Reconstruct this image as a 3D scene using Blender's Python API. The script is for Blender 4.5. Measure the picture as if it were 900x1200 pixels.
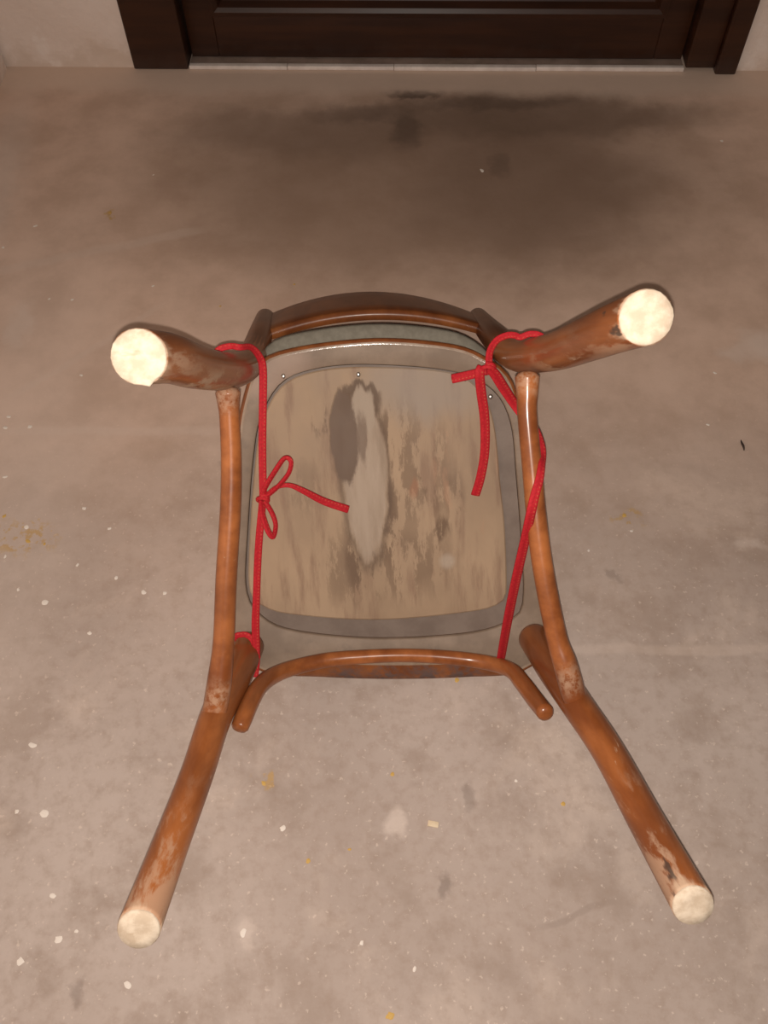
import bpy, bmesh, math, random
from mathutils import Vector, Matrix
from math import radians, sin, cos, pi

# ------------------------------------------------------------------ scene, camera, light
scn = bpy.context.scene
for o in list(bpy.data.objects):
    bpy.data.objects.remove(o)
COL = scn.collection
scn.view_settings.view_transform = 'Standard'
scn.view_settings.look = 'None'
scn.view_settings.gamma = 1.0
scn.view_settings.exposure = 0.0

PITCH, ROLL, CAM_H = radians(57.94), radians(-1.14), 1.097
fw = Vector((0, cos(PITCH), -sin(PITCH)))
up0 = Vector((0, sin(PITCH), cos(PITCH)))
rt0 = Vector((1, 0, 0))
rt = rt0 * cos(ROLL) + up0 * sin(ROLL)
up = up0 * cos(ROLL) - rt0 * sin(ROLL)
cam = bpy.data.cameras.new('camera')
cam.sensor_fit = 'VERTICAL'
cam.sensor_height = 24.0
cam.lens = 24.0 * 1024.0 / 1200.0
cam.clip_start = 0.02
camo = bpy.data.objects.new('camera', cam)
COL.objects.link(camo)
camo.matrix_world = Matrix(((rt.x, up.x, -fw.x, 0), (rt.y, up.y, -fw.y, 0), (rt.z, up.z, -fw.z, CAM_H), (0, 0, 0, 1)))
scn.camera = camo

world = bpy.data.worlds.new('world')
scn.world = world
world.use_nodes = True
world.node_tree.nodes['Background'].inputs[0].default_value = (1.0, 0.83, 0.70, 1)
world.node_tree.nodes['Background'].inputs[1].default_value = 0.08

# the phone's flash, a small lamp a centimetre from the lens
fl = bpy.data.lights.new('phone_flash', 'POINT')
fl.energy = 41.0
fl.color = (1.0, 0.89, 0.80)
fl.shadow_soft_size = 0.0020
flo = bpy.data.objects.new('phone_flash', fl)
COL.objects.link(flo)
flo.location = Vector((0, 0, CAM_H)) - up * 0.0075 + rt * -0.001 - fw * 0.002

# ------------------------------------------------------------------ measured points, chair frame (metres)
# u = across the seat, v = from the seat's front edge to its back, w = from the seat towards the feet
REAR_LEG_A = [(-0.1775, 0.4228, 0.4320), (-0.1701, 0.4199, 0.3700), (-0.1663, 0.4104, 0.2800), (-0.1613, 0.4022, 0.1600), (-0.1564, 0.4021, 0.0600), (-0.1549, 0.4096, -0.0200), (-0.1571, 0.4210, -0.1000)]
REAR_LEG_B = [(0.1788, 0.4334, 0.4320), (0.1744, 0.4266, 0.3700), (0.1727, 0.4189, 0.3000), (0.1699, 0.4065, 0.1800), (0.1596, 0.4005, 0.0600), (0.1547, 0.4074, -0.0200), (0.1549, 0.4196, -0.1000)]
BACK_POST_A = [(-0.1549, 0.4096, -0.0200), (-0.1571, 0.4210, -0.1000), (-0.1634, 0.4390, -0.2200), (-0.1789, 0.4688, -0.4600)]
BACK_POST_B = [(0.1547, 0.4074, -0.0200), (0.1549, 0.4196, -0.1000), (0.1643, 0.4326, -0.2400), (0.1808, 0.4539, -0.4600)]
FRONT_LEG_A = [(-0.2225, -0.0245, 0.4320), (-0.2142, -0.0066, 0.3400), (-0.2037, 0.0168, 0.2600), (-0.1961, 0.0401, 0.1800), (-0.1881, 0.0467, 0.0900), (-0.1827, 0.0535, 0.0)]
FRONT_LEG_B = [(0.2230, -0.0329, 0.4320), (0.2136, -0.0109, 0.3400), (0.2050, 0.0115, 0.2500), (0.1900, 0.0330, 0.1800), (0.1849, 0.0379, 0.0900), (0.1806, 0.0432, 0.0)]
STRETCHER_A = [(-0.1580, 0.3809, 0.1650), (-0.1584, 0.3552, 0.1650), (-0.1602, 0.3116, 0.1650), (-0.1646, 0.2617, 0.1680), (-0.1739, 0.1885, 0.1750), (-0.1812, 0.1226, 0.1800), (-0.1884, 0.0804, 0.1850), (-0.1938, 0.0599, 0.1900)]
STRETCHER_B = [(0.1480, 0.3811, 0.1500), (0.1465, 0.3421, 0.1550), (0.1501, 0.2837, 0.1600), (0.1522, 0.2420, 0.1650), (0.1564, 0.1942, 0.1700), (0.1626, 0.1497, 0.1750), (0.1707, 0.1046, 0.1800), (0.1780, 0.0783, 0.1850), (0.1813, 0.0581, 0.1900)]
ARCH = [(-0.1734, 0.0223, 0.1700), (-0.1695, 0.0294, 0.1600), (-0.1657, 0.0342, 0.1350), (-0.1598, 0.0375, 0.1000), (-0.1485, 0.0364, 0.0650), (-0.1264, 0.0342, 0.0350), (-0.0871, 0.0351, 0.0170), (-0.0443, 0.0353, 0.0120), (0.0096, 0.0341, 0.0110), (0.0633, 0.0291, 0.0120), (0.1139, 0.0225, 0.0200), (0.1411, 0.0225, 0.0500), (0.1493, 0.0198, 0.0850), (0.1565, 0.0151, 0.1250), (0.1608, 0.0149, 0.1600)]
SEAT_OUTER = [(-0.1469, 0.4037, 0.0), (-0.1674, 0.3613, 0.0), (-0.1796, 0.3106, 0.0), (-0.1935, 0.2271, 0.0000), (-0.2047, 0.1409, 0.0), (-0.2080, 0.0742, 0.0), (-0.1858, 0.0274, 0.0000), (-0.1276, 0.0056, 0.0), (-0.0026, -0.0075, 0.0), (0.1182, -0.0098, 0.0), (0.1735, 0.0010, 0.0), (0.2013, 0.0340, 0.0), (0.2018, 0.0852, 0.0), (0.1948, 0.1414, 0.0), (0.1869, 0.2074, 0.0), (0.1793, 0.2718, 0.0), (0.1697, 0.3348, 0.0000), (0.1559, 0.3763, 0.0), (0.1277, 0.3999, 0.0), (0.0873, 0.4168, 0.0), (-0.0037, 0.4279, 0.0), (-0.1052, 0.4207, 0.0000)]
SEAT_INNER = [(-0.0051, 0.3970, 0.0000), (-0.0713, 0.3961, 0.0000), (-0.1181, 0.3812, 0.0), (-0.1465, 0.3399, 0.0), (-0.1596, 0.2888, 0.0000), (-0.1723, 0.2045, 0.0), (-0.1802, 0.1285, 0.0), (-0.1648, 0.0920, 0.0), (-0.1234, 0.0694, 0.0), (-0.0162, 0.0532, 0.0000), (0.1034, 0.0544, 0.0000), (0.1571, 0.0719, 0.0), (0.1683, 0.0983, 0.0), (0.1672, 0.1649, 0.0), (0.1621, 0.2515, 0.0000), (0.1560, 0.3200, 0.0000), (0.1340, 0.3611, 0.0), (0.0863, 0.3847, 0.0)]
PANEL = [(-0.0053, 0.3940, 0.0), (-0.0715, 0.3931, 0.0), (-0.1162, 0.3781, 0.0), (-0.1436, 0.3387, 0.0), (-0.1565, 0.2886, 0.0), (-0.1691, 0.2044, 0.0000), (-0.1760, 0.1283, 0.0), (-0.1607, 0.1041, 0.0), (-0.1220, 0.0907, 0.0), (-0.0151, 0.0780, 0.0000), (0.1041, 0.0827, 0.0), (0.1401, 0.0931, 0.0000), (0.1469, 0.1107, 0.0), (0.1462, 0.1878, 0.0), (0.1411, 0.2525, 0.0), (0.1361, 0.3157, 0.0000), (0.1225, 0.3555, 0.0), (0.0863, 0.3827, 0.0000)]
TIE_A_STRAP = [(-0.1479, 0.4249, 0.1250), (-0.1388, 0.4243, 0.1050), (-0.1324, 0.4138, 0.0880), (-0.1305, 0.3997, 0.0800), (-0.1339, 0.3620, 0.0740), (-0.1384, 0.3166, 0.0680), (-0.1419, 0.2708, 0.0620), (-0.1435, 0.2515, 0.0600), (-0.1512, 0.2083, 0.0550), (-0.1564, 0.1733, 0.0500), (-0.1617, 0.1300, 0.0450), (-0.1658, 0.0964, 0.0400), (-0.1678, 0.0679, 0.0360), (-0.1695, 0.0459, 0.0360), (-0.1730, 0.0262, 0.0360)]
TIE_A_WRAP = [(-0.1929, 0.0771, 0.0300), (-0.1875, 0.0790, 0.0300), (-0.1796, 0.0789, 0.0310), (-0.1719, 0.0729, 0.0340), (-0.1680, 0.0591, 0.0360)]
TIE_A_LOOP1 = [(-0.1414, 0.2549, 0.0680), (-0.1393, 0.2654, 0.0720), (-0.1252, 0.2862, 0.0820), (-0.1126, 0.3015, 0.0880), (-0.1057, 0.2976, 0.0900), (-0.1098, 0.2837, 0.0860), (-0.1242, 0.2673, 0.0760), (-0.1395, 0.2548, 0.0680)]
TIE_A_LOOP2 = [(-0.1446, 0.2511, 0.0680), (-0.1427, 0.2360, 0.0780), (-0.1377, 0.2187, 0.0820), (-0.1327, 0.2110, 0.0800), (-0.1299, 0.2217, 0.0700), (-0.1332, 0.2353, 0.0670), (-0.1410, 0.2505, 0.0660)]
TIE_A_TAIL = [(-0.1407, 0.2545, 0.0660), (-0.1340, 0.2608, 0.0700), (-0.1228, 0.2678, 0.0740), (-0.1092, 0.2681, 0.0740), (-0.0943, 0.2594, 0.0680), (-0.0731, 0.2445, 0.0560), (-0.0461, 0.2317, 0.0460)]
TIE_A_KNOT = [(-0.1428, 0.2526, 0.0660)]
TIE_B_WRAP = [(0.1498, 0.4217, 0.1050), (0.1443, 0.4238, 0.1000), (0.1370, 0.4241, 0.0940), (0.1271, 0.4191, 0.0850), (0.1207, 0.4073, 0.0760), (0.1203, 0.3922, 0.0700)]
TIE_B_TAIL1 = [(0.1179, 0.3865, 0.0660), (0.1014, 0.3822, 0.0580), (0.0810, 0.3780, 0.0480)]
TIE_B_TAIL2 = [(0.1114, 0.3908, 0.0720), (0.1090, 0.3835, 0.0740), (0.1120, 0.3618, 0.0620), (0.1172, 0.3293, 0.0480), (0.1182, 0.2897, 0.0340), (0.1137, 0.2577, 0.0240), (0.1081, 0.2358, 0.0160)]
TIE_B_STRAP = [(0.1212, 0.3884, 0.0700), (0.1265, 0.3809, 0.0780), (0.1329, 0.3665, 0.0950), (0.1417, 0.3483, 0.1180), (0.1501, 0.3358, 0.1260), (0.1587, 0.3251, 0.1330), (0.1620, 0.3111, 0.1470), (0.1618, 0.2996, 0.1560), (0.1571, 0.2905, 0.1720), (0.1529, 0.2789, 0.1810), (0.1474, 0.2640, 0.1855), (0.1433, 0.2442, 0.1830), (0.1410, 0.2102, 0.1600), (0.1373, 0.1595, 0.1250), (0.1342, 0.0962, 0.0800), (0.1333, 0.0383, 0.0350), (0.1332, 0.0290, 0.0280)]
TIE_B_KNOT = [(0.1183, 0.3876, 0.0700)]
NAILS = [(-0.1155, 0.3882, 0.0010), (-0.0261, 0.3860, 0.0005), (0.1317, 0.3521, 0.0005), (0.1014, 0.3749, 0.0005)]
WHITE_SPOTS = [(-0.423, 0.262, 7), (-0.643, 1.335, 6), (-0.691, 1.278, 4), (-0.581, 1.143, 4), (-0.540, 1.140, 4), (-0.402, 1.170, 4), (-0.495, 0.965, 4), (-0.559, 0.860, 5), (-0.598, 0.859, 5), (-0.597, 0.881, 5), (-0.578, 0.764, 5), (-0.447, 0.704, 5), (-0.527, 0.673, 5), (-0.404, 0.668, 4), (-0.548, 0.624, 4), (-0.518, 0.570, 4), (-0.476, 0.549, 6), (-0.441, 0.608, 4), (-0.340, 0.562, 5), (-0.310, 0.560, 4), (-0.382, 0.586, 4), (-0.406, 0.501, 4), (-0.454, 0.347, 7), (-0.457, 0.265, 4), (-0.395, 0.168, 5), (-0.380, 0.122, 6), (-0.361, 0.130, 3), (-0.419, 0.100, 6), (-0.295, 0.075, 6), (-0.130, 0.239, 5), (-0.170, 0.125, 6), (-0.035, 0.112, 4), (0.024, 0.085, 4), (0.512, 0.837, 4), (0.546, 0.943, 4), (0.157, 0.290, 3), (0.360, 0.646, 3), (0.293, 0.615, 3), (0.205, 1.471, 7), (0.692, 1.549, 5), (-0.439, 1.478, 3)]
YELLOW_SPOTS = [(-0.508, 1.369, 5), (-0.520, 0.649, 6), (-0.495, 0.644, 4), (-0.564, 0.693, 5), (0.092, 0.423, 4.5), (0.004, 0.301, 4), (-0.156, 0.293, 5), (-0.098, 0.201, 4), (0.212, 0.261, 4), (-0.004, 0.040, 7), (0.354, 0.673, 5), (-0.151, 1.167, 3), (-0.278, 1.117, 3), (-0.049, 0.213, 3)]
CHAIR = Matrix(((0.9993, -0.0265, 0.0250, 0.009), (0.0365, 0.7268, -0.6859, 0.414), (0.0, 0.6863, 0.7273, 0.035), (0, 0, 0, 1)))

# ------------------------------------------------------------------ node helper
class NT:
    def __init__(s, name, coords='Object'):
        s.m = bpy.data.materials.new(name)
        s.m.use_nodes = True
        s.t = s.m.node_tree
        s.b = s.t.nodes['Principled BSDF']
        tc = s.t.nodes.new('ShaderNodeTexCoord')
        s.co = tc.outputs[coords]
        s.uv = tc.outputs['UV']
    def put(s, sock, v):
        if v is None:
            return
        if isinstance(v, bpy.types.NodeSocket):
            s.t.links.new(v, sock)
        elif isinstance(v, (tuple, list)) and len(v) == 3 and sock.type == 'RGBA':
            sock.default_value = (*v, 1)
        else:
            sock.default_value = v
    def math(s, op, a, b=None, c=None, clamp=False):
        n = s.t.nodes.new('ShaderNodeMath'); n.operation = op; n.use_clamp = clamp
        s.put(n.inputs[0], a); s.put(n.inputs[1], b); s.put(n.inputs[2], c)
        return n.outputs[0]
    def vec(s, op, a, b=None, out=0):
        n = s.t.nodes.new('ShaderNodeVectorMath'); n.operation = op
        s.put(n.inputs[0], a); s.put(n.inputs[1], b)
        return n.outputs['Value'] if op in ('LENGTH', 'DISTANCE', 'DOT_PRODUCT') else n.outputs[0]
    def noise(s, scale, detail=4, rough=0.55, co=None, stretch=None, dist=0.0, colour=False):
        co = co or s.co
        if stretch:
            co = s.vec('MULTIPLY', co, stretch)
        n = s.t.nodes.new('ShaderNodeTexNoise')
        s.t.links.new(co, n.inputs['Vector'])
        n.inputs['Scale'].default_value = scale
        n.inputs['Detail'].default_value = detail
        n.inputs['Roughness'].default_value = rough
        n.inputs['Distortion'].default_value = dist
        return n.outputs['Color' if colour else 'Fac']
    def ramp(s, f, lo, hi, a=0.0, b=1.0, smooth=True):
        n = s.t.nodes.new('ShaderNodeMapRange')
        n.interpolation_type = 'SMOOTHSTEP' if smooth else 'LINEAR'
        s.put(n.inputs[0], f)
        for i, v in ((1, lo), (2, hi), (3, a), (4, b)):
            n.inputs[i].default_value = v
        return n.outputs[0]
    def mix(s, f, a, b, mode='MIX'):
        n = s.t.nodes.new('ShaderNodeMix'); n.data_type = 'RGBA'; n.blend_type = mode
        s.put(n.inputs[0], f); s.put(n.inputs[6], a); s.put(n.inputs[7], b)
        return n.outputs[2]
    def mul(s, *a):
        r = a[0]
        for x in a[1:]:
            r = s.math('MULTIPLY', r, x)
        return r
    def warp(s, scale, amount, stretch=None, detail=4):
        c = s.noise(scale, detail, 0.6, stretch=stretch, colour=True)
        c = s.vec('SUBTRACT', c, (0.5, 0.5, 0.5))
        c = s.vec('MULTIPLY', c, amount)
        return s.vec('ADD', s.co, c)
    def blob(s, co, centre, radii, soft=0.35):
        d = s.vec('SUBTRACT', co, centre)
        d = s.vec('MULTIPLY', d, tuple(1.0 / r for r in radii))
        return s.ramp(s.vec('LENGTH', d), 1.0 - soft, 1.0 + soft, 1.0, 0.0)
    def line(s, co, a, b, width):
        # soft mask along the segment a-b (in the plane z = 0)
        a, b = Vector(a), Vector(b)
        d = (b - a); L = d.length; d.normalize(); n = Vector((-d.y, d.x, 0))
        p = s.vec('SUBTRACT', co, tuple(a))
        al = s.vec('DOT_PRODUCT', p, tuple(d)); ac = s.vec('DOT_PRODUCT', p, tuple(n))
        m = s.ramp(s.math('ABSOLUTE', ac), width * 0.3, width, 1, 0)
        e = s.mul(s.ramp(al, -0.03, 0.03), s.ramp(al, L - 0.03, L + 0.03, 1, 0))
        return s.mul(m, e)
    def sep(s, co=None):
        n = s.t.nodes.new('ShaderNodeSeparateXYZ'); s.t.links.new(co or s.co, n.inputs[0])
        return n.outputs
    def bump(s, h, strength, dist):
        n = s.t.nodes.new('ShaderNodeBump')
        n.inputs['Strength'].default_value = strength; n.inputs['Distance'].default_value = dist
        s.t.links.new(h, n.inputs['Height']); s.t.links.new(n.outputs[0], s.b.inputs['Normal'])
    def done(s, colour, rough=0.6, coat=0.0, spec=0.5, coat_rough=0.15):
        s.put(s.b.inputs['Base Color'], colour); s.put(s.b.inputs['Roughness'], rough)
        s.put(s.b.inputs['Coat Weight'], coat); s.b.inputs['Coat Roughness'].default_value = coat_rough
        s.b.inputs['Specular IOR Level'].default_value = spec
        return s.m

# ------------------------------------------------------------------ materials
def mat_varnish(name, tint=1.0, wear_spots=(), foot_wear=True, coat=0.32, wear_col=(0.50, 0.36, 0.25), spot=0.48):
    n = NT(name)
    g = n.noise(26, 5, 0.6, stretch=(1, 1, 0.12))
    g2 = n.noise(7, 3, 0.5)
    col = n.mix(n.ramp(g, 0.3, 0.72), (0.175 * tint, 0.050 * tint, 0.014 * tint), (0.36 * tint, 0.122 * tint, 0.036 * tint))
    col = n.mix(n.ramp(g2, 0.45, 0.7, 0, 0.5), col, (0.16 * tint, 0.055 * tint, 0.022 * tint))
    x, y, z = n.sep()
    # fine pale scratches
    sc = n.noise(60, 3, 0.6, stretch=(2.2, 2.2, 0.35))
    scr = n.mul(n.ramp(sc, 0.66, 0.72), n.ramp(n.noise(9, 2), 0.5, 0.62), n.ramp(z, 0.05, 0.25))
    wear = n.mul(scr, 0.55)
    if foot_wear:
        # long grey scuffs down the outside of the two rear legs
        y_ = n.sep()[1]
        rub = n.mul(n.ramp(z, 0.10, 0.24), n.ramp(y_, 0.25, 0.3), n.ramp(n.noise(48, 5, 0.7, stretch=(1, 1, 0.3)), 0.50, 0.60), n.ramp(y_, 0.400, 0.413, 1, 0))
        wear = n.math('MAXIMUM', wear, n.mul(rub, 0.75))
        fray = n.math('ADD', z, n.math('MULTIPLY', n.math('SUBTRACT', n.noise(70, 4, 0.6, stretch=(1, 1, 0.22)), 0.5), 0.14))
        foot = n.ramp(fray, 0.412, 0.446, 0.0, 0.85)
        mid = n.mul(n.ramp(fray, 0.25, 0.42, 0, 0.50), n.ramp(n.noise(40, 6, 0.7, stretch=(1, 1, 0.22)), 0.50, 0.60))
        wear = n.math('MAXIMUM', wear, n.math('MAXIMUM', foot, mid))
        dk = n.mul(n.ramp(n.noise(55, 3, 0.6, stretch=(1, 1, 0.3)), 0.60, 0.66), n.ramp(z, 0.36, 0.40))
    for c, r in wear_spots:
        w = n.warp(60, (0.03, 0.03, 0.03), detail=5)
        wear = n.math('MAXIMUM', wear, n.mul(n.blob(w, c, (r, r, r), 0.7), n.ramp(n.noise(130, 4, 0.65), 0.36, 0.60), spot))
    col = n.mix(wear, col, wear_col)
    if foot_wear:
        col = n.mix(n.mul(dk, 0.8), col, (0.035, 0.028, 0.025))
    n.bump(n.noise(60, 3, 0.5, stretch=(1, 1, 0.2)), 0.12, 0.002)
    rough = n.ramp(wear, 0, 1, 0.36, 0.75)
    return n.done(col, rough, n.ramp(wear, 0, 0.6, coat, 0.0), 0.22, 0.16)

def mat_end_grain():
    n = NT('bare_end_grain')
    c = n.noise(90, 5, 0.6)
    r = n.noise(30, 3, 0.7, stretch=(1, 3, 1))
    col = n.mix(n.ramp(c, 0.35, 0.7), (0.47, 0.375, 0.275), (0.62, 0.525, 0.41))
    col = n.mix(n.mul(n.ramp(r, 0.62, 0.7), 0.45), col, (0.38, 0.27, 0.17))
    n.bump(c, 0.3, 0.002)
    return n.done(col, 0.85)

def mat_panel():
    n = NT('worn_seat_underside')
    x, y, z = n.sep()
    grain = n.noise(38, 6, 0.62, stretch=(1, 0.16, 1))
    broad = n.noise(9, 4, 0.55, stretch=(1, 0.6, 1))
    col = n.mix(n.ramp(broad, 0.3, 0.7), (0.262, 0.180, 0.114), (0.360, 0.256, 0.168))
    col = n.mix(n.ramp(grain, 0.50, 0.66, 0, 0.55), col, (0.175,0.10,0.066))
    # grey rubbed zone towards the back, right of the middle
    wp = n.warp(24, (0.022, 0.045, 0), stretch=(1, 0.4, 1))
    wf = n.warp(70, (0.016, 0.052, 0), stretch=(1, 0.28, 1), detail=7)
    grey = n.blob(wp, (0.055, 0.365, 0), (0.075, 0.035, 1), 0.5)
    col = n.mix(n.mul(grey, 0.55), col, (0.25,0.215,0.185))
    # brown blotches right of the middle and below
    for c, r, k in (((0.026, 0.270, 0), (0.028, 0.07, 1), 0.6), ((0.062, 0.262, 0), (0.020, 0.060, 1), 0.5), ((0.02, 0.150, 0), (0.055, 0.045, 1), 0.6),
                    ((-0.05, 0.150, 0), (0.035, 0.050, 1), 0.5), ((-0.074, 0.335, 0), (0.010, 0.022, 1), 0.75), ((0.085, 0.230, 0), (0.012, 0.04, 1), 0.55),
                    ((-0.10, 0.250, 0), (0.02, 0.03, 1), 0.35), ((0.067, 0.190, 0), (0.010, 0.014, 1), 0.9), ((-0.043, 0.155, 0), (0.012, 0.030, 1), 0.9), ((0.0, 0.315, 0), (0.012, 0.03, 1), 0.7), ((0.004, 0.205, 0), (0.010, 0.05, 1), 0.8)):
        b = n.mul(n.blob(wf, c, r, 0.45), n.ramp(n.noise(46, 7, 0.7, stretch=(1, 0.26, 1)), 0.46, 0.54))
        col = n.mix(n.mul(b, k), col, (0.130,0.080,0.049))
    # the peeled veneer: pale lens with a dark flank and a dark cap
    lens = n.blob(wf, (-0.0245, 0.262, 0), (0.027, 0.100, 1), 0.10)
    lens_edge = n.blob(wf, (-0.0245, 0.258, 0), (0.033, 0.112, 1), 0.10)
    col = n.mix(n.mul(n.math('SUBTRACT', lens_edge, lens, clamp=True), 0.6), col, (0.095,0.06,0.038))
    col = n.mix(n.mul(lens, 0.9), col, n.mix(n.ramp(grain, 0.35, 0.65), (0.355,0.280,0.215), (0.26,0.195,0.14)))
    cap = n.blob(wf, (-0.026, 0.352, 0), (0.026, 0.026, 1), 0.14)
    capi = n.blob(wf, (-0.022, 0.338, 0), (0.015, 0.028, 1), 0.2)
    col = n.mix(n.mul(n.math('SUBTRACT', cap, capi, clamp=True), 0.85), col, (0.095,0.058,0.036))
    col = n.mix(n.mul(capi, 0.8), col, (0.32,0.255,0.195))
    flank = n.blob(wf, (-0.0475, 0.308, 0), (0.0175, 0.060, 1), 0.10)
    col = n.mix(n.mul(flank, 0.95), col, (0.118,0.075,0.050))
    bits = n.blob(wf, (-0.026, 0.308, 0), (0.006, 0.030, 1), 0.3)
    col = n.mix(n.mul(bits, 0.75), col, (0.14,0.092,0.063))
    red = n.mul(n.ramp(n.noise(30, 5, 0.65, stretch=(1, 0.2, 1)), 0.58, 0.70), n.ramp(x, 0.02, 0.08))
    col = n.mix(n.mul(red, 0.5), col, (0.36, 0.205, 0.125))
    dot = n.blob(n.co, (0.073, 0.150, 0), (0.009, 0.009, 1), 0.5)
    col = n.mix(n.mul(dot, 0.55), col, (0.40,0.335,0.27))
    rust = n.blob(wp, (0.035, 0.245, 0), (0.006, 0.012, 1), 0.5)
    col = n.mix(n.mul(rust, 0.5), col, (0.30, 0.13, 0.07))
    h = n.math('SUBTRACT', n.math('MULTIPLY', grain, 0.35), n.math('MAXIMUM', flank, lens))
    n.bump(h, 0.35, 0.0015)
    return n.done(col, n.ramp(broad, 0.3, 0.7, 0.55, 0.75), 0.0, 0.35)

def mat_raw(name, a, b, rough=0.6, stretch=(1, 1, 1), scale=20, spec=0.4, coat=0.0):
    n = NT(name)
    g = n.noise(scale, 5, 0.6, stretch=stretch)
    col = n.mix(n.ramp(g, 0.3, 0.7), a, b)
    n.bump(n.noise(scale * 5, 4, 0.6, stretch=stretch), 0.15, 0.001)
    return n.done(col, rough, coat, spec)

def mat_ring():
    n = NT('rubbed_seat_ring')
    g = n.noise(16, 5, 0.6)
    col = n.mix(n.ramp(g, 0.35, 0.68), (0.178,0.130,0.094), (0.245,0.184,0.136))
    g2 = n.noise(40, 4, 0.6)
    col = n.mix(n.ramp(g2, 0.55, 0.7, 0, 0.45), col, (0.15,0.113,0.087))
    pk = n.blob(n.warp(20, (0.03, 0.03, 0)), (-0.13, 0.395, 0), (0.05, 0.03, 1), 0.5)
    col = n.mix(n.mul(pk, 0.6), col, (0.36,0.26,0.205))
    n.bump(g2, 0.2, 0.001)
    return n.done(col, 0.6, 0.0, 0.3)

def mat_tie():
    n = NT('red_tape')
    sp = n.sep(n.uv)
    u, v = sp[0], sp[1]
    col = n.mix(n.ramp(n.noise(400, 2), 0.3, 0.7), (0.36, 0.010, 0.017), (0.46, 0.015, 0.024))
    # chain stitch along the tape
    row = n.ramp(n.math('ABSOLUTE', n.math('SUBTRACT', u, 0.36)), 0.04, 0.08, 1, 0)
    dash = n.ramp(n.math('ABSOLUTE', n.math('SUBTRACT', n.math('FRACT', n.math('MULTIPLY', v, 230.0)), 0.5)), 0.17, 0.27, 1, 0)
    st = n.mul(row, dash)
    col = n.mix(n.mul(st, 0.45), col, (0.50, 0.13, 0.06))
    seam = n.ramp(n.math('ABSOLUTE', n.math('SUBTRACT', u, 0.55)), 0.02, 0.05, 1, 0)
    col = n.mix(n.mul(seam, 0.25), col, (0.25, 0.004, 0.01))
    n.bump(n.math('ADD', n.noise(900, 2), n.math('MULTIPLY', st, 1.5)), 0.25, 0.0006)
    return n.done(col, 0.75, 0.0, 0.25)

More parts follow.
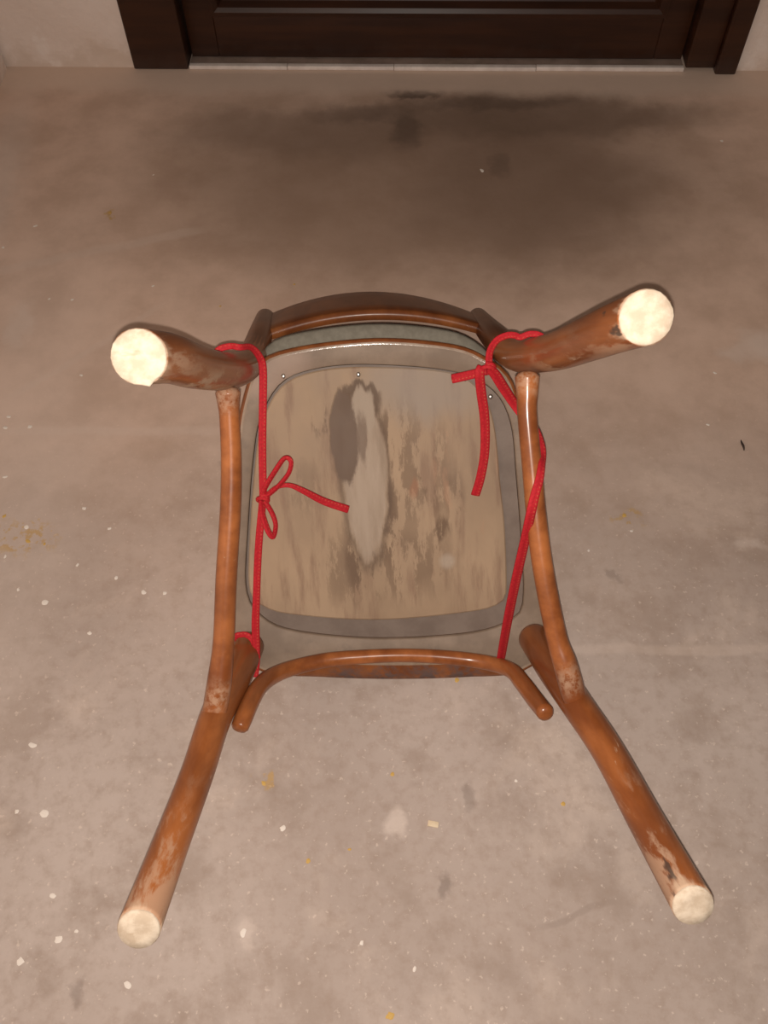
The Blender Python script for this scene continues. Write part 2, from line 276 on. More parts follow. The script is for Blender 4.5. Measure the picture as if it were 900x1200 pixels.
def mat_floor():
    n = NT('worn_concrete')
    n1 = n.noise(2.2, 5, 0.55)
    n2 = n.noise(9, 6, 0.6)
    n3 = n.noise(60, 5, 0.65)
    col = n.mix(n.ramp(n1, 0.3, 0.7), FLOOR_A, FLOOR_B)
    col = n.mix(n.ramp(n2, 0.47, 0.66, 0, 0.60), col, FLOOR_C)
    col = n.mix(n.ramp(n.noise(5, 6, 0.62, dist=0.4), 0.28, 0.48, 0.50, 0), col, (0.66, 0.55, 0.47))
    col = n.mix(n.ramp(n3, 0.42, 0.72, 0.0, 0.38), col, (0.31, 0.23, 0.18))
    col = n.mix(n.ramp(n.noise(140, 3, 0.6), 0.62, 0.70, 0, 0.5), col, (0.70, 0.60, 0.52))
    # the concrete browner towards the door, dustier in the room; door end's colour also lifted, replacing light the flash loses
    col = n.mix(n.ramp(n.math("ADD", n.sep()[1], n.math("MULTIPLY", n.math("SUBTRACT", n1, 0.5), 0.6)), 0.35, 1.05, 0.0, 0.85), col, n.mix(n.ramp(n2, 0.3, 0.7), (0.76, 0.555, 0.435), (0.61, 0.43, 0.325)))
    # brown soot and damp in front of the door
    w = n.warp(6, (0.22, 0.22, 0), detail=6)
    wf = n.warp(22, (0.07, 0.07, 0), detail=5)
    y = n.sep(w)[1]
    for c, r, k, cc, so in (((0.10, 1.42, 0), (0.50, 0.29, 1), 0.66, (0.22, 0.143, 0.097), 0.5), ((0.30, 1.42, 0), (0.22, 0.20, 1), 0.40, (0.15, 0.094, 0.064), 0.5),
                            ((-0.15, 1.60, 0), (0.28, 0.08, 1), 0.35, (0.15, 0.098, 0.068), 0.5), ((0.36, 1.64, 0), (0.30, 0.07, 1), 0.6, (0.15, 0.098, 0.068), 0.5)):
        col = n.mix(n.mul(n.blob(w, c, r, so), k), col, cc)
    for c, r, k in (((0.060, 1.605, 0), (0.028, 0.055, 1), 0.5), ((0.085, 1.724, 0), (0.055, 0.014, 1), 0.75), ((0.24, 1.487, 0), (0.016, 0.035, 1), 0.28),
                    ((-0.03, 1.665, 0), (0.10, 0.03, 1), 0.4), ((0.24, 1.69, 0), (0.16, 0.022, 1), 0.4), ((0.065, 0.178, 0), (0.008, 0.016, 1), 0.35),
                    ((0.098, 0.276, 0), (0.008, 0.016, 1), 0.3), ((0.33, 0.575, 0), (0.008, 0.010, 1), 0.25), ((-0.35, 0.066, 0), (0.008, 0.016, 1), 0.3),
                    ((-0.22, 0.785, 0), (0.02, 0.03, 1), 0.35)):
        col = n.mix(n.mul(n.blob(wf, c, r, 0.55), k), col, (0.085, 0.058, 0.044))
    # paler dusty strip along the threshold and the wall
    col = n.mix(n.mul(n.ramp(n.math('ADD', n.sep(n.warp(9, (0, 0.07, 0)))[1], n.math('MULTIPLY', n.sep()[0], 0.044)), 1.71, 1.76), 0.75), col, (0.72, 0.57, 0.465))
    # rubbed pale patches and old chalk lines
    for c, r, k in (((0.003, 0.242, 0), (0.014, 0.014, 1), 0.55), ((0.64, 1.00, 0), (0.035, 0.03, 1), 0.5), ((0.59, 0.98, 0), (0.02, 0.02, 1), 0.35),
                    ((-0.17, 0.126, 0), (0.010, 0.014, 1), 0.4), ((0.53, 0.617, 0), (0.02, 0.01, 1), 0.35), ((-0.62, 0.75, 0), (0.16, 0.5, 1), 0.28),
                    ((-0.62, 1.08, 0), (0.02, 0.05, 1), 0.35), ((-0.75, 1.40, 0), (0.05, 0.3, 1), 0.4)):
        col = n.mix(n.mul(n.blob(wf, c, r, 0.6), k), col, (0.72, 0.62, 0.55))
    wl = n.warp(10, (0.02, 0.03, 0))
    for a, b, wd, k in (((-0.70, 1.21, 0), (-0.33, 1.315, 0), 0.016, 0.30), ((-0.62, 0.853, 0), (-0.26, 0.845, 0), 0.012, 0.28), ((0.20, 0.466, 0), (0.52, 0.458, 0), 0.010, 0.28),
                        ((-0.60, 0.92, 0), (-0.38, 1.12, 0), 0.010, 0.22)):
        col = n.mix(n.mul(n.line(wl, a, b, wd), k), col, (0.68, 0.56, 0.48))
    col = n.mix(n.mul(n.line(wl, (0.17, 0.125, 0), (0.245, 0.146, 0), 0.005), 0.28), col, (0.20, 0.15, 0.12))
    # ochre rubbings at the left
    for c, r in (((-0.53, 0.655, 0), (0.05, 0.03, 1)), ((-0.15, 0.293, 0), (0.014, 0.012, 1)), ((0.356, 0.673, 0), (0.02, 0.015, 1)), ((-0.508, 1.369, 0), (0.014, 0.018, 1))):
        b = n.mul(n.blob(wf, c, r, 0.5), n.ramp(n.noise(70, 3, 0.6), 0.5, 0.6))
        col = n.mix(n.mul(b, 0.6), col, (0.50, 0.30, 0.07))
    n.bump(n.math('ADD', n.math('MULTIPLY', n2, 0.6), n.math('MULTIPLY', n3, 0.35)), 0.25, 0.004)
    return n.done(col, n.ramp(n2, 0.3, 0.7, 0.62, 0.85), 0.0, 0.3)

def mat_wall():
    n = NT('grubby_plaster')
    a = n.noise(3.0, 5, 0.55)
    b = n.noise(14, 5, 0.6)
    z = n.sep()[2]
    col = n.mix(n.ramp(a, 0.3, 0.7), (0.78, 0.655, 0.575), (0.88, 0.785, 0.72))
    dirty = n.mul(n.ramp(n.math('ADD', z, n.math('MULTIPLY', n.math('SUBTRACT', b, 0.5), 0.25)), 0.0, 0.07, 1, 0), 0.5)
    col = n.mix(dirty, col, (0.60, 0.47, 0.37))
    col = n.mix(n.ramp(b, 0.58, 0.68, 0, 0.5), col, (0.88, 0.80, 0.74))
    n.bump(n.math('ADD', b, n.noise(60, 3)), 0.35, 0.006)
    return n.done(col, 0.85, 0.0, 0.3)

def mat_door():
    n = NT('dark_door_varnish')
    g = n.noise(12, 5, 0.6, stretch=(0.25, 1, 3))
    col = n.mix(n.ramp(g, 0.3, 0.7), (0.024, 0.0070, 0.0025), (0.048, 0.0150, 0.0050))
    z = n.sep()[2]
    dust = n.mul(n.ramp(n.math('ADD', z, n.math('MULTIPLY', n.math('SUBTRACT', n.noise(30, 4), 0.5), 0.06)), 0.0, 0.045, 1, 0), 0.3)
    col = n.mix(dust, col, (0.07, 0.052, 0.046))
    n.bump(g, 0.1, 0.001)
    return n.done(col, 0.45, 0.15, 0.4, 0.25)

# ------------------------------------------------------------------ mesh helpers
def link(name, bm, mats, parent=None, smooth=True, recalc=True):
    if recalc:
        bmesh.ops.recalc_face_normals(bm, faces=bm.faces)
    me = bpy.data.meshes.new(name)
    for f in bm.faces:
        f.smooth = smooth
    bm.to_mesh(me); bm.free()
    for m in (mats if isinstance(mats, (list, tuple)) else [mats]):
        me.materials.append(m)
    o = bpy.data.objects.new(name, me)
    COL.objects.link(o)
    if parent:
        o.parent = parent
    return o
def empty(name, matrix):
    o = bpy.data.objects.new(name, None); COL.objects.link(o)
    o.empty_display_size = 0.05
    o.matrix_world = matrix
    return o
def tag(o, label, cat, group=None):
    o['label'] = label; o['category'] = cat
    if group:
        o['group'] = group
    return o
def structure(o, label=None, cat=None):
    o['kind'] = 'structure'
    if label:
        o['label'] = label
    if cat:
        o['category'] = cat
    return o
def spline(P, per=8, closed=False):
    # centripetal-like Catmull-Rom through tuples of any length
    n = len(P); out = []
    segs = n if closed else n - 1
    for i in range(segs):
        if closed:
            a, b, c, d = P[(i - 1) % n], P[i], P[(i + 1) % n], P[(i + 2) % n]
        else:
            a, b, c, d = P[max(i - 1, 0)], P[i], P[i + 1], P[min(i + 2, n - 1)]
        for k in range(per):
            t = k / per
            out.append(tuple(0.5 * (2 * b[j] + (c[j] - a[j]) * t + (2 * a[j] - 5 * b[j] + 4 * c[j] - d[j]) * t * t + (3 * b[j] - a[j] - 3 * c[j] + d[j]) * t ** 3) for j in range(len(b))))
    if not closed:
        out.append(tuple(P[-1]))
    return out
def sweep(bm, path, n=18, per=7, hint=None, flat=None, start='round', end='round', origin=(0, 0, 0), twist=0.0):
    """path: (x, y, z, radius[, radius2]); flat: thickness ratio of a tape; start/end: round | flat | plane"""
    P = spline(path, per)
    pts = [Vector(p[:3]) - Vector(origin) for p in P]
    rad = [p[3] for p in P]
    N = len(pts)
    T = []
    for i in range(N):
        t = pts[min(i + 1, N - 1)] - pts[max(i - 1, 0)]
        T.append(t.normalized() if t.length > 1e-9 else Vector((0, 0, 1)))
    ref = Vector(hint) if hint else (Vector((0, 1, 0)) if abs(T[0].y) < 0.9 else Vector((1, 0, 0)))
    nrm = (ref - T[0] * ref.dot(T[0])).normalized()
    rings = []
    uvl = bm.loops.layers.uv.verify()
    dist = 0.0; D = []
    def ring(c, nn, bb, r, squash=1.0):
        vs = []
        for k in range(n):
            a = 2 * pi * k / n
            if flat:
                ca, sa = cos(a), sin(a)
                x = math.copysign(abs(ca) ** 0.55, ca) * r; y = math.copysign(abs(sa) ** 0.7, sa) * flat
            else:
                x = cos(a) * r; y = sin(a) * r
            vs.append(bm.verts.new(c + bb * x * squash + nn * y * (squash if not flat else max(squash, 0.5))))
        return vs
    for i in range(N):
        if hint:
            nn = ref - T[i] * ref.dot(T[i])
            nn = nn.normalized() if nn.length > 0.15 else nrm - T[i] * nrm.dot(T[i])
        else:
            nn = nrm - T[i] * nrm.dot(T[i])
        nn = nn.normalized()
        nrm = nn
        if twist:
            nn = Matrix.Rotation(twist * i / N, 3, T[i]) @ nn
        bb = T[i].cross(nn)
        if i:
            dist += (pts[i] - pts[i - 1]).length
        r = rad[i]
        if i == 0 and start == 'round':
            for q in (0.35, 0.75):
                rings.append(ring(pts[0] - T[0] * r * math.sqrt(1 - q * q) * (0.5 if not flat else 0.1), nn, bb, r, q)); D.append(0)
        rings.append(ring(pts[i], nn, bb, r)); D.append(dist)
        if i == N - 1 and end == 'round':
            for q in (0.75, 0.35):
                rings.append(ring(pts[i] + T[i] * r * math.sqrt(1 - q * q) * (0.5 if not flat else 0.1), nn, bb, r, q)); D.append(dist)
    if start == 'plane':
        z0 = pts[0].z; t = T[0]
        for v in rings[0]:
            v.co += t * ((z0 - v.co.z) / t.z)
    for i in range(len(rings) - 1):
        for k in range(n):
            f = bm.faces.new((rings[i][k], rings[i][(k + 1) % n], rings[i + 1][(k + 1) % n], rings[i + 1][k]))
            for lp, (kk, ii) in zip(f.loops, ((k, i), (k + 1, i), (k + 1, i + 1), (k, i + 1))):
                a = 2 * pi * kk / n
                lp[uvl].uv = (0.5 + 0.5 * cos(a), D[ii])
    bm.faces.new(rings[0]); bm.faces.new(rings[-1])
    return rings
def box(bm, x0, x1, y0, y1, z0, z1, bevel=0.0):
    r = bmesh.ops.create_cube(bm, size=1.0)
    vs = r['verts']
    for v in vs:
        v.co = Vector(((x0 + x1) / 2 + v.co.x * (x1 - x0), (y0 + y1) / 2 + v.co.y * (y1 - y0), (z0 + z1) / 2 + v.co.z * (z1 - z0)))
    if bevel:
        es = list({e for v in vs for e in v.link_edges})
        bmesh.ops.bevel(bm, geom=es, offset=bevel, segments=2, affect='EDGES', profile=0.6)
def polar(loop, n=112, centre=(0.0, 0.215)):
    """closed outline -> n points at equal angles about the centre"""
    S = spline([p[:2] for p in loop], 12, True)
    A = sorted((math.atan2(y - centre[1], x - centre[0]), math.hypot(x - centre[0], y - centre[1])) for x, y in S)
    A = [(A[-1][0] - 2 * pi, A[-1][1])] + A + [(A[0][0] + 2 * pi, A[0][1])]
    out = []; j = 0
    for k in range(n):
        a = -pi + 2 * pi * (k + 0.5) / n
        while A[j + 1][0] < a:
            j += 1
        (a0, r0), (a1, r1) = A[j], A[j + 1]
        r = r0 + (r1 - r0) * (a - a0) / max(a1 - a0, 1e-9)
        out.append(Vector((centre[0] + cos(a) * r, centre[1] + sin(a) * r, 0)))
    return out
def shifted(loop, d, z, front=0.0, fz=0.0):
    n = len(loop); out = []
    for i in range(n):
        t = (loop[(i + 1) % n] - loop[i - 1]).normalized()
        k = min(1.0, max(0.0, (0.034 - loop[i].y) / 0.03)) * min(1.0, max(0.0, (0.16 - abs(loop[i].x)) / 0.06))
        out.append(loop[i] + Vector((t.y, -t.x, 0)) * (d + front * k) + Vector((0, 0, z + fz * k)))
    return out
def loft(bm, loops, mats=None, closed=False, cap0=False, cap1=False):
    R = [[bm.verts.new(p) for p in L] for L in loops]
    n = len(R[0]); m = len(R)
    for i in range(m if closed else m - 1):
        a, b = R[i], R[(i + 1) % m]
        for k in range(n):
            f = bm.faces.new((a[k], a[(k + 1) % n], b[(k + 1) % n], b[k]))
            if mats:
                f.material_index = mats[i]
    if cap0:
        bm.faces.new(R[0])
    if cap1:
        bm.faces.new(R[-1])
    return R

FLOOR_A, FLOOR_B, FLOOR_C = (0.400, 0.325, 0.282), (0.520, 0.442, 0.396), (0.315, 0.245, 0.202)

# ------------------------------------------------------------------ the setting
M_FLOOR, M_WALL, M_DOOR = mat_floor(), mat_wall(), mat_door()
M_STONE = mat_raw('pale_threshold_stone', (0.70, 0.62, 0.57), (0.85, 0.78, 0.73), 0.6, scale=30)
M_PAINT = mat_raw('white_paint', (0.74, 0.67, 0.60), (0.85, 0.79, 0.72), 0.6, scale=200)
M_OCHRE = mat_raw('ochre_paint', (0.50, 0.30, 0.06), (0.66, 0.44, 0.14), 0.6, scale=200)

bm = bmesh.new()
bmesh.ops.create_grid(bm, x_segments=24, y_segments=24, size=0.5)
for v in bm.verts:
    v.co = Vector((-0.83 + (v.co.x + 0.5) * 2.93, -1.3 + (v.co.y + 0.5) * 3.4, 0))
floor = structure(link('floor', bm, M_FLOOR, recalc=False))

DOOR = Matrix.Translation((-0.5247, 1.8428, 0)) @ Matrix.Rotation(radians(-2.53), 4, 'Z')
DW, DH = 1.2964, 2.08
wall = bmesh.new()
box(wall, -0.36, 0.0, 0.004, 0.20, -0.01, 2.5)
box(wall, DW, 2.62, 0.004, 0.20, -0.01, 2.5)
box(wall, 0.0, DW, 0.004, 0.20, DH, 2.5)
wf_ = structure(link('wall_far', wall, M_WALL, smooth=False)); wf_.matrix_world = DOOR
wall = bmesh.new()
box(wall, -0.95, -0.806, -1.3, 1.85, -0.01, 2.5)
structure(link('wall_left', wall, M_WALL, smooth=False))

door = structure(empty('door_1', DOOR), 'dark brown panelled wooden door in a wide frame at the far wall')
b = bmesh.new(); box(b, 0.0, 0.119, -0.006, 0.10, 0.001, DH, 0.004); link('door_jamb', b, M_DOOR, door)
b = bmesh.new(); box(b, 1.190, 1.252, -0.002, 0.10, 0.008, DH, 0.004); link('door_jamb', b, M_DOOR, door)
b = bmesh.new(); box(b, 1.252, DW, -0.014, 0.10, 0.001, DH, 0.004); link('door_casing', b, M_DOOR, door)
b = bmesh.new(); box(b, 0.119, 1.190, -0.006, 0.10, DH - 0.10, DH - 0.001, 0.004); link('door_head', b, M_DOOR, door)
leaf = bmesh.new()
LX0, LX1, LZ0, LZ1, LY = 0.124, 1.186, 0.009, DH - 0.104, 0.030
RAIL = 0.094; ST = 0.060
zs = [(LZ0, LZ0 + RAIL), (0.98, 1.08), (LZ1 - 0.09, LZ1)]
box(leaf, LX0, LX0 + ST, LY, LY + 0.045, LZ0, LZ1, 0.002)
box(leaf, LX1 - ST, LX1, LY, LY + 0.045, LZ0, LZ1, 0.002)
for z0, z1 in zs:
    box(leaf, LX0 + ST, LX1 - ST, LY, LY + 0.045, z0, z1, 0.002)
lf = link('door_leaf', leaf, M_DOOR, door)
def frame_loop(x0, x1, z0, z1, y, d):
    return [Vector((x0 + d, y, z0 + d)), Vector((x1 - d, y, z0 + d)), Vector((x1 - d, y, z1 - d)), Vector((x0 + d, y, z1 - d))]
for z0, z1 in ((zs[0][1], zs[1][0]), (zs[1][1], zs[2][0])):
    b = bmesh.new(); x0, x1 = LX0 + ST, LX1 - ST
    prof = [(-0.004, LY + 0.010), (-0.004, LY - 0.006), (0.006, LY - 0.009), (0.014, LY - 0.004), (0.022, LY + 0.010), (0.034, LY + 0.018), (0.034, LY + 0.026)]
    loft(b, [frame_loop(x0, x1, z0, z1, y, d) for d, y in prof])
    link('panel_moulding', b, M_DOOR, lf, smooth=False)
    b = bmesh.new()
    loft(b, [frame_loop(x0, x1, z0, z1, y, d) for d, y in ((0.03, LY + 0.024), (0.06, LY + 0.024), (0.11, LY + 0.012))], cap1=True)
    box(b, x0 + 0.002, x1 - 0.002, LY + 0.028, LY + 0.036, z0 + 0.002, z1 - 0.002)
    link('door_panel', b, M_DOOR, lf, smooth=False)

sill = structure(empty('trim_1', DOOR), 'pale stone threshold under the dark door')
random.seed(4)
xs = [0.1205, 0.335, 0.566, 0.872, 1.1885]
for i in range(4):
    b = bmesh.new(); box(b, xs[i] + 0.0005, xs[i + 1] - 0.0005, -0.004 + random.uniform(-.001, .001), 0.008, 0.0005, 0.0090 + random.uniform(-.0005, .0005), 0.0012)
    link('threshold_tile', b, M_STONE, sill)
b = bmesh.new(); box(b, 0.1205, 1.1885, 0.0115, 0.10, 0.0005, 0.0055, 0.001)
o = link('threshold_bed', b, mat_raw('dirty_mortar', (0.20, 0.145, 0.115), (0.30, 0.225, 0.185), 0.85), sill)

# dried drops of paint on the concrete: shared meshes, one object per drop
def drop_mesh(seed, mat, name):
    rnd = random.Random(seed); b = bmesh.new(); n = 11
    R = [rnd.uniform(0.7, 1.1) for _ in range(n)]
    def lp(s, z):
        return [Vector((cos(2 * pi * k / n) * R[k] * s, sin(2 * pi * k / n) * R[k] * s, z)) for k in range(n)]
    loft(b, [lp(1, 0), lp(0.8, 0.16), lp(0.35, 0.22)], cap1=True)
    o = link(name, b, mat, recalc=True); me = o.data; bpy.data.objects.remove(o)
    return me
W_MESH = [drop_mesh(s, M_PAINT, 'paint_drop') for s in range(4)]
Y_MESH = [drop_mesh(s + 9, M_OCHRE, 'ochre_fleck') for s in range(3)]
rnd = random.Random(2)
for pts, meshes, nm in ((WHITE_SPOTS, W_MESH, 'paint_drop'), (YELLOW_SPOTS, Y_MESH, 'ochre_fleck')):
    for i, (x, y, s) in enumerate(pts):
        o = bpy.data.objects.new(nm, meshes[i % len(meshes)]); COL.objects.link(o)
        o.parent = floor; o.location = (x, y, 0.0)
        o.rotation_euler = (0, 0, rnd.uniform(0, 6.28)); k = s * 0.0008
        o.scale = (k, k * rnd.uniform(0.6, 1.0), 0.0022)
b = bmesh.new(); box(b, -0.0065, 0.0065, -0.0035, 0.0035, 0, 0.0022, 0.0006)
chip = link('wood_chip', b, mat_raw('fresh_chip', (0.66, 0.53, 0.36), (0.78, 0.66, 0.48), 0.7, scale=90)); chip.location = (0.052, 0.240, 0.0002); chip.rotation_euler = (0, 0, -0.2)
tag(chip, 'small pale wood chip lying on the concrete between the two front legs', 'wood chip')
b = bmesh.new(); sweep(b, [(0.0, -0.010, 0.0016, 0.0008), (0.0006, -0.003, 0.0022, 0.0018), (-0.0004, 0.004, 0.0019, 0.0016), (0.0, 0.010, 0.0012, 0.0006)], 8, 3)
spl = link('splinter', b, mat_raw('dark_splinter', (0.03, 0.02, 0.016), (0.06, 0.04, 0.03), 0.7)); spl.location = (0.556, 0.795, 0.0001)
tag(spl, 'tiny dark brown splinter on the concrete right of the chair', 'splinter')

# ------------------------------------------------------------------ the chair
JOINTS = ((( -0.158, 0.381, 0.168), 0.017), ((0.148, 0.381, 0.155), 0.017), ((-0.192, 0.068, 0.195), 0.016), ((0.180, 0.066, 0.196), 0.016))
M_LEG = mat_varnish('bentwood_varnish')
M_BAR = mat_varnish('stretcher_varnish', 1.05, JOINTS, False)
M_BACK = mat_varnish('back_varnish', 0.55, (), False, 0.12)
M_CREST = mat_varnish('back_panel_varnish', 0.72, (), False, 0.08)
M_END, M_PANEL, M_RING = mat_end_grain(), mat_panel(), mat_ring()
M_BAND = mat_raw('grey_rebate', (0.140,0.104,0.083), (0.185,0.143,0.116), 0.6, scale=25)
M_NAIL = mat_raw('nail_steel', (0.45, 0.42, 0.38), (0.60, 0.56, 0.52), 0.3, scale=100)
M_NAIL.node_tree.nodes['Principled BSDF'].inputs['Metallic'].default_value = 1.0
M_TIE = mat_tie()
M_EDGE = mat_raw('polished_rim', (0.24, 0.17, 0.12), (0.32, 0.24, 0.18), 0.16, scale=50, spec=0.7, coat=0.5)
M_RIM = mat_varnish('rim_varnish', 0.75, tuple(((x, -0.004, -0.008), 0.022) for x in (-0.06, -0.01, 0.04, 0.09)), False, 0.3, (0.115, 0.080, 0.074), 0.95)
M_PAD = mat_raw('grey_green_cloth', (0.160,0.146,0.116), (0.20,0.184,0.148), 0.85, scale=120, spec=0.2)

chair = empty('bentwood_chair', CHAIR)
tag(chair, 'worn brown bentwood chair lying upside down on the concrete, bare leg ends up', 'chair')

def with_r(P, R):
    return [(*p, r) for p, r in zip(P, R)]
def leg(path, seed):
    b = bmesh.new()
    rings = sweep(b, path, 24, 8, start='plane', end='round')
    rim = [v.co.copy() for v in rings[0]]
    o = link('leg', b, M_LEG, chair)
    c = sum(rim, Vector()) / len(rim); rn = random.Random(seed)
    b = bmesh.new(); K = [rn.uniform(0.975, 1.0) for _ in rim]
    if seed == 1:
        K[min(range(len(rim)), key=lambda i: rim[i].y - 0.3 * rim[i].x)] = 1.10
    def lp(s, dz):
        return [c + (p - c) * s * k + Vector((0, 0, dz)) for p, k in zip(rim, K)]
    loft(b, [lp(0.995, -0.002), lp(1.0, 0.0008), lp(0.95, 0.0022), lp(0.5, 0.0027)], cap0=True, cap1=True)
    e = link('leg_end', b, M_END, o)
    e['label'] = 'pale bare wood end of the leg'
    return o
RL = (0.0197, 0.0194, 0.0193, 0.0190, 0.0188, 0.0182, 0.0175)
leg(with_r(REAR_LEG_A, RL), 1)
leg(with_r(REAR_LEG_B, RL), 2)
FL = (0.0173, 0.0166, 0.0165, 0.0174, 0.0195, 0.0200)
leg(with_r(FRONT_LEG_A, FL), 3)
leg(with_r(FRONT_LEG_B, FL), 4)
for P in (BACK_POST_A, BACK_POST_B):
    b = bmesh.new(); sweep(b, with_r(P, (0.0180, 0.0176, 0.0172, 0.0160)), 22, 8); link('back_post', b, M_BACK, chair)
for P, E in ((STRETCHER_A, (-0.1968, 0.0440, 0.186)), (STRETCHER_B, (0.1872, 0.0410, 0.186))):
    n = len(P); R = [0.0100 + 0.0018 * (i / (n - 1)) for i in range(n)]; R[0] = 0.0128; R[-1] = 0.0132; R[-2] = 0.0130
    P = list(P); P[-1] = E
    P.insert(1, tuple(P[0][j] + (P[1][j] - P[0][j]) * 0.45 for j in range(3))); R.insert(1, 0.0112)
    b = bmesh.new(); sweep(b, with_r(P, R), 18, 7); link('stretcher', b, M_BAR, chair)
n = len(ARCH); AR = [0.0086 + 0.0016 * min(1.0, abs(i - 8) / 4) for i in range(n)]
AR[0] = 0.0098; AR[-1] = 0.0098
b = bmesh.new(); sweep(b, with_r(ARCH, AR), 18, 6); o = link('front_arch', b, M_BAR, chair)
o['label'] = 'bent rod arching between the front legs under the seat'

# seat: bent ring, grey rebate, worn panel
OUT, INN, PAN = polar(SEAT_OUTER), polar(SEAT_INNER), polar(PANEL)
TH = 0.038
b = bmesh.new()
loops = [shifted(INN, 0, -0.0065), shifted(INN, 0, -0.0012), shifted(INN, 0.0014, 0.0), shifted(OUT, -0.0075, 0.0, -0.026), shifted(OUT, -0.0046, -0.0002, -0.020, -0.0003), shifted(OUT, -0.0022, -0.0008, -0.009, -0.0025), shifted(OUT, -0.0005, -0.0030, -0.0025, -0.0055), shifted(OUT, 0.0, -0.0065, 0, -0.009),
         shifted(OUT, 0.0, -TH + 0.010), shifted(OUT, -0.003, -TH + 0.003), shifted(OUT, -0.010, -TH), shifted(INN, 0, -TH)]
loft(b, loops, [0, 0, 0, 2, 1, 1, 1, 1, 1, 1, 1, 1], closed=True)
ring = link('seat_ring', b, [M_RING, M_RIM, M_EDGE], chair)
b = bmesh.new()
loft(b, [shifted(INN, -0.0006, -0.020), shifted(INN, -0.0006, -0.0058)], cap0=True, cap1=True)
reb = link('seat_rebate', b, M_BAND, chair, smooth=False)
reb['label'] = 'grey recessed band between the seat ring and the panel'
b = bmesh.new()
loft(b, [shifted(PAN, 0, -0.0066), shifted(PAN, 0, -0.0030), shifted(PAN, -0.0016, -0.0018), shifted(PAN, -0.010, -0.0016)], cap0=True, cap1=True)
pan = link('seat_panel', b, M_PANEL, chair, smooth=False)
pan['label'] = 'tan plywood panel with a peeled veneer patch'
for x, y, z in NAILS:
    b = bmesh.new(); n = 12
    def lp(r, zz):
        return [Vector((x + cos(2 * pi * k / n) * r, y + sin(2 * pi * k / n) * r * 1.2, zz)) for k in range(n)]
    loft(b, [lp(0.0026, -0.002), lp(0.0026, 0.0003), lp(0.0019, 0.0010), lp(0.0007, 0.0013)], cap0=True, cap1=True)
    link('nail_head', b, M_NAIL, ring)

# curved back panel between the posts
b = bmesh.new(); n = 28; rows = []
A0, A1 = Vector(BACK_POST_A[2]), Vector(BACK_POST_A[3]); B0, B1 = Vector(BACK_POST_B[2]), Vector(BACK_POST_B[3])
def back_pt(s, h, rear):
    # s 0..1 from post to post, h 0 bottom edge .. 1 top edge
    a = A0.lerp(A1, h); c = B0.lerp(B1, h)
    p = a.lerp(c, s)
    k = 1 - (2 * s - 1) ** 2
    p.z = -0.215 - h * (0.228 + 0.040 * k)
    p.y += 0.029 * k + 0.0130 * k * h - 0.012 + (0.0150 if rear else 0.0)
    return p
for s in range(n + 1):
    t = s / n
    sec = []
    for h in (0.0, 0.25, 0.5, 0.75, 0.97):
        sec.append(back_pt(t, h, False))
    sec.append(back_pt(t, 1.0, False) + Vector((0, 0.004, 0))); sec.append(back_pt(t, 1.0, True) - Vector((0, 0.004, 0)))
    for h in (0.97, 0.75, 0.5, 0.25, 0.012):
        sec.append(back_pt(t, h, True))
    sec.append(back_pt(t, 0.0, True) - Vector((0, 0.002, 0)))
    rows.append([b.verts.new(p) for p in sec])
m = len(rows[0])
for i in range(n):
    for k in range(m):
        b.faces.new((rows[i][k], rows[i][(k + 1) % m], rows[i + 1][(k + 1) % m], rows[i + 1][k]))
b.faces.new(rows[0]); b.faces.new(rows[-1])
o = link('back_panel', b, M_CREST, chair)
o['label'] = 'curved brown plywood back panel between the posts'

# ------------------------------------------------------------------ pad on the seat and the red ties
def on_chair(p):
    return CHAIR @ Matrix.Translation(p)
PC = (0.0, 0.23, -TH)
pad = []
for p in OUT:
    q = p.copy()
    q.y = max(q.y, 0.045)
    pad.append(q - Vector((PC[0], PC[1], 0)))
rear = [min(1.0, max(0.0, (p.y - 0.12) / 0.05)) for p in pad]
def pl(d, z):
    L = shifted(pad, d, z)
    return [Vector((q.x * 0.96, q.y + r * 0.0175, q.z)) for q, r in zip(L, rear)]
b = bmesh.new()
loft(b, [pl(-0.012, -0.0006), pl(-0.003, -0.003), pl(0.0, -0.008), pl(-0.003, -0.013), pl(-0.014, -0.016)], cap0=True, cap1=True)
pd = link('seat_pad', b, M_PAD); pd.matrix_world = on_chair(PC)
tag(pd, 'thin grey-green seat pad showing behind the rear edge of the upturned seat', 'seat pad')

def tie(name, label, knot, pieces):
    e = empty(name, on_chair(knot)); tag(e, label, 'tie', 'red ties on the chair legs')
    for nm, path, kw in pieces:
        b = bmesh.new(); sweep(b, path, kw.pop('n', 14), kw.pop('per', 6), origin=knot, **kw); link(nm, b, M_TIE, e)
    b = bmesh.new(); k = Vector(knot)
    return e
def wr(P, r):
    return [(*p, r if not isinstance(r, (list, tuple)) else r[i]) for i, p in enumerate(P)]
KA, KB = TIE_A_KNOT[0], TIE_B_KNOT[0]
def knot_path(c, r, axis_tilt=0.0):
    c = Vector(c); out = []
    for k in range(10):
        a = 2 * pi * k / 7.0
        out.append((c.x + cos(a) * r * 0.9 + axis_tilt * sin(a), c.y + sin(a) * r * 0.55 + (k - 4.5) * 0.0005, c.z + sin(a) * r * 0.7 + cos(a) * 0.001, 0.0026))
    return out
tape = dict(hint=(0.15, 0, 1), flat=0.0016)
wrapA = [(-0.1800, 0.398, 0.122), (-0.1795, 0.412, 0.122), (-0.170, 0.4235, 0.124), (-0.158, 0.4265, 0.122)]
strapA = wrapA + [TIE_A_STRAP[0]] + TIE_A_STRAP[1:]
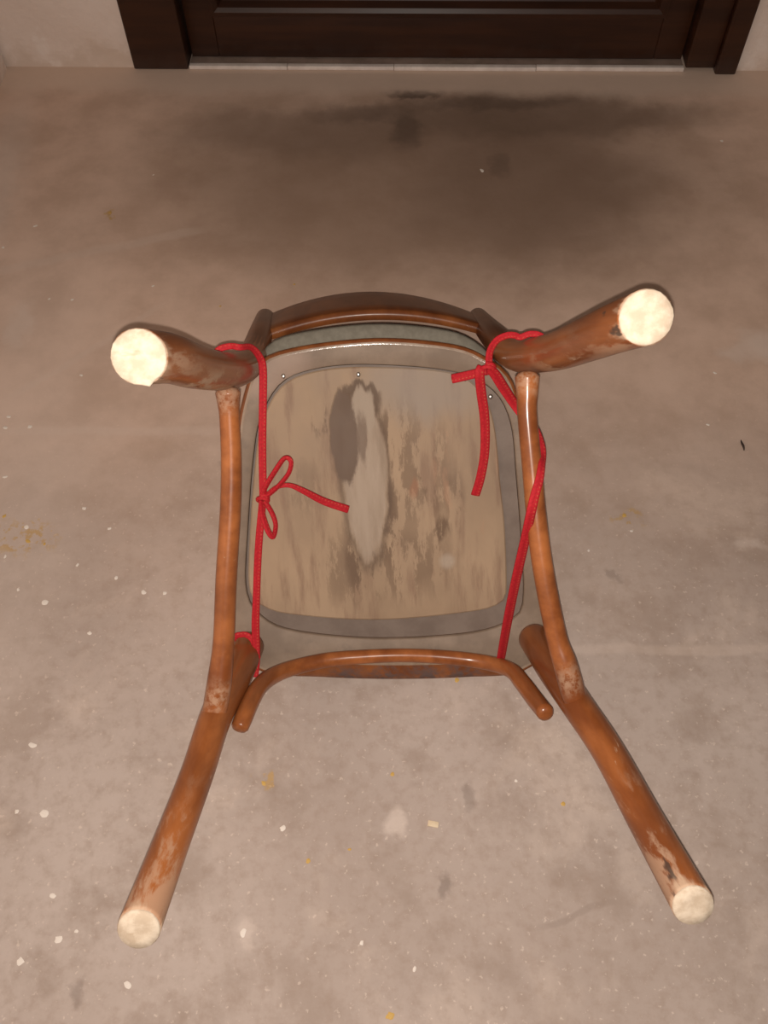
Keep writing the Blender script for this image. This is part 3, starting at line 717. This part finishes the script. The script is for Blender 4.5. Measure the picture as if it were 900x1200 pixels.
tie('red_tie', 'red tape tied in a bow at the left of the upturned seat', KA, [
    ('strap', wr(strapA, [0.0034] * 6 + [0.0040] + [0.0044] * 8 + [0.0048] * 3 + [0.005]), dict(tape)),
    ('wrap', wr([(-0.2045, 0.044, 0.032), (-0.2035, 0.064, 0.030)] + TIE_A_WRAP + [(-0.1672, 0.050, 0.037)], 0.0036), dict(tape)),
    ('bow_loop', wr(TIE_A_LOOP1, [0.0030, 0.0034, 0.0034, 0.0030, 0.0026, 0.0028, 0.0030, 0.0028]), dict(hint=(0.55, -0.5, 0.7), flat=0.0018, per=8)),
    ('bow_loop', wr(TIE_A_LOOP2, [0.0030, 0.0036, 0.0036, 0.0030, 0.0028, 0.0030, 0.0028]), dict(hint=(0.7, 0.2, 0.7), flat=0.0018, per=8)),
    ('tail', wr(TIE_A_TAIL, [0.0024, 0.0024, 0.0026, 0.0028, 0.0036, 0.0044, 0.0046]), dict(hint=(0, 0.25, 1), flat=0.0018)),
    ('knot', knot_path(KA, 0.0066), dict(n=10, per=4)),
])
wrapB = [(0.1800, 0.396, 0.118), (0.1790, 0.412, 0.116), (0.1690, 0.4225, 0.113), (0.1590, 0.4245, 0.109)]
SB = [0.0050, 0.0062, 0.0062, 0.0052, 0.0045, 0.0042, 0.0040, 0.0040, 0.0042, 0.0046, 0.0050, 0.0054, 0.0056, 0.0058, 0.0060, 0.0058, 0.0056]
tie('red_tie', 'red tape knotted with a long hanging tail at the right of the upturned seat', KB, [
    ('wrap', wr(wrapB + TIE_B_WRAP, [0.0034] * 5 + [0.0036, 0.0036, 0.0038, 0.0040, 0.0042]), dict(tape)),
    ('tail', wr(TIE_B_TAIL1, [0.0048, 0.0052, 0.0054]), dict(hint=(0, 0.2, 1), flat=0.0022)),
    ('tail', wr(TIE_B_TAIL2, [0.0050, 0.0056, 0.0058, 0.0058, 0.0056, 0.0056, 0.0056]), dict(hint=(0.1, 0, 1), flat=0.0022)),
    ('strap', wr(TIE_B_STRAP, SB), dict(hint=(0.2, 0.1, 1), flat=0.0018)),
    ('knot', knot_path(KB, 0.0085), dict(n=10, per=4)),
])
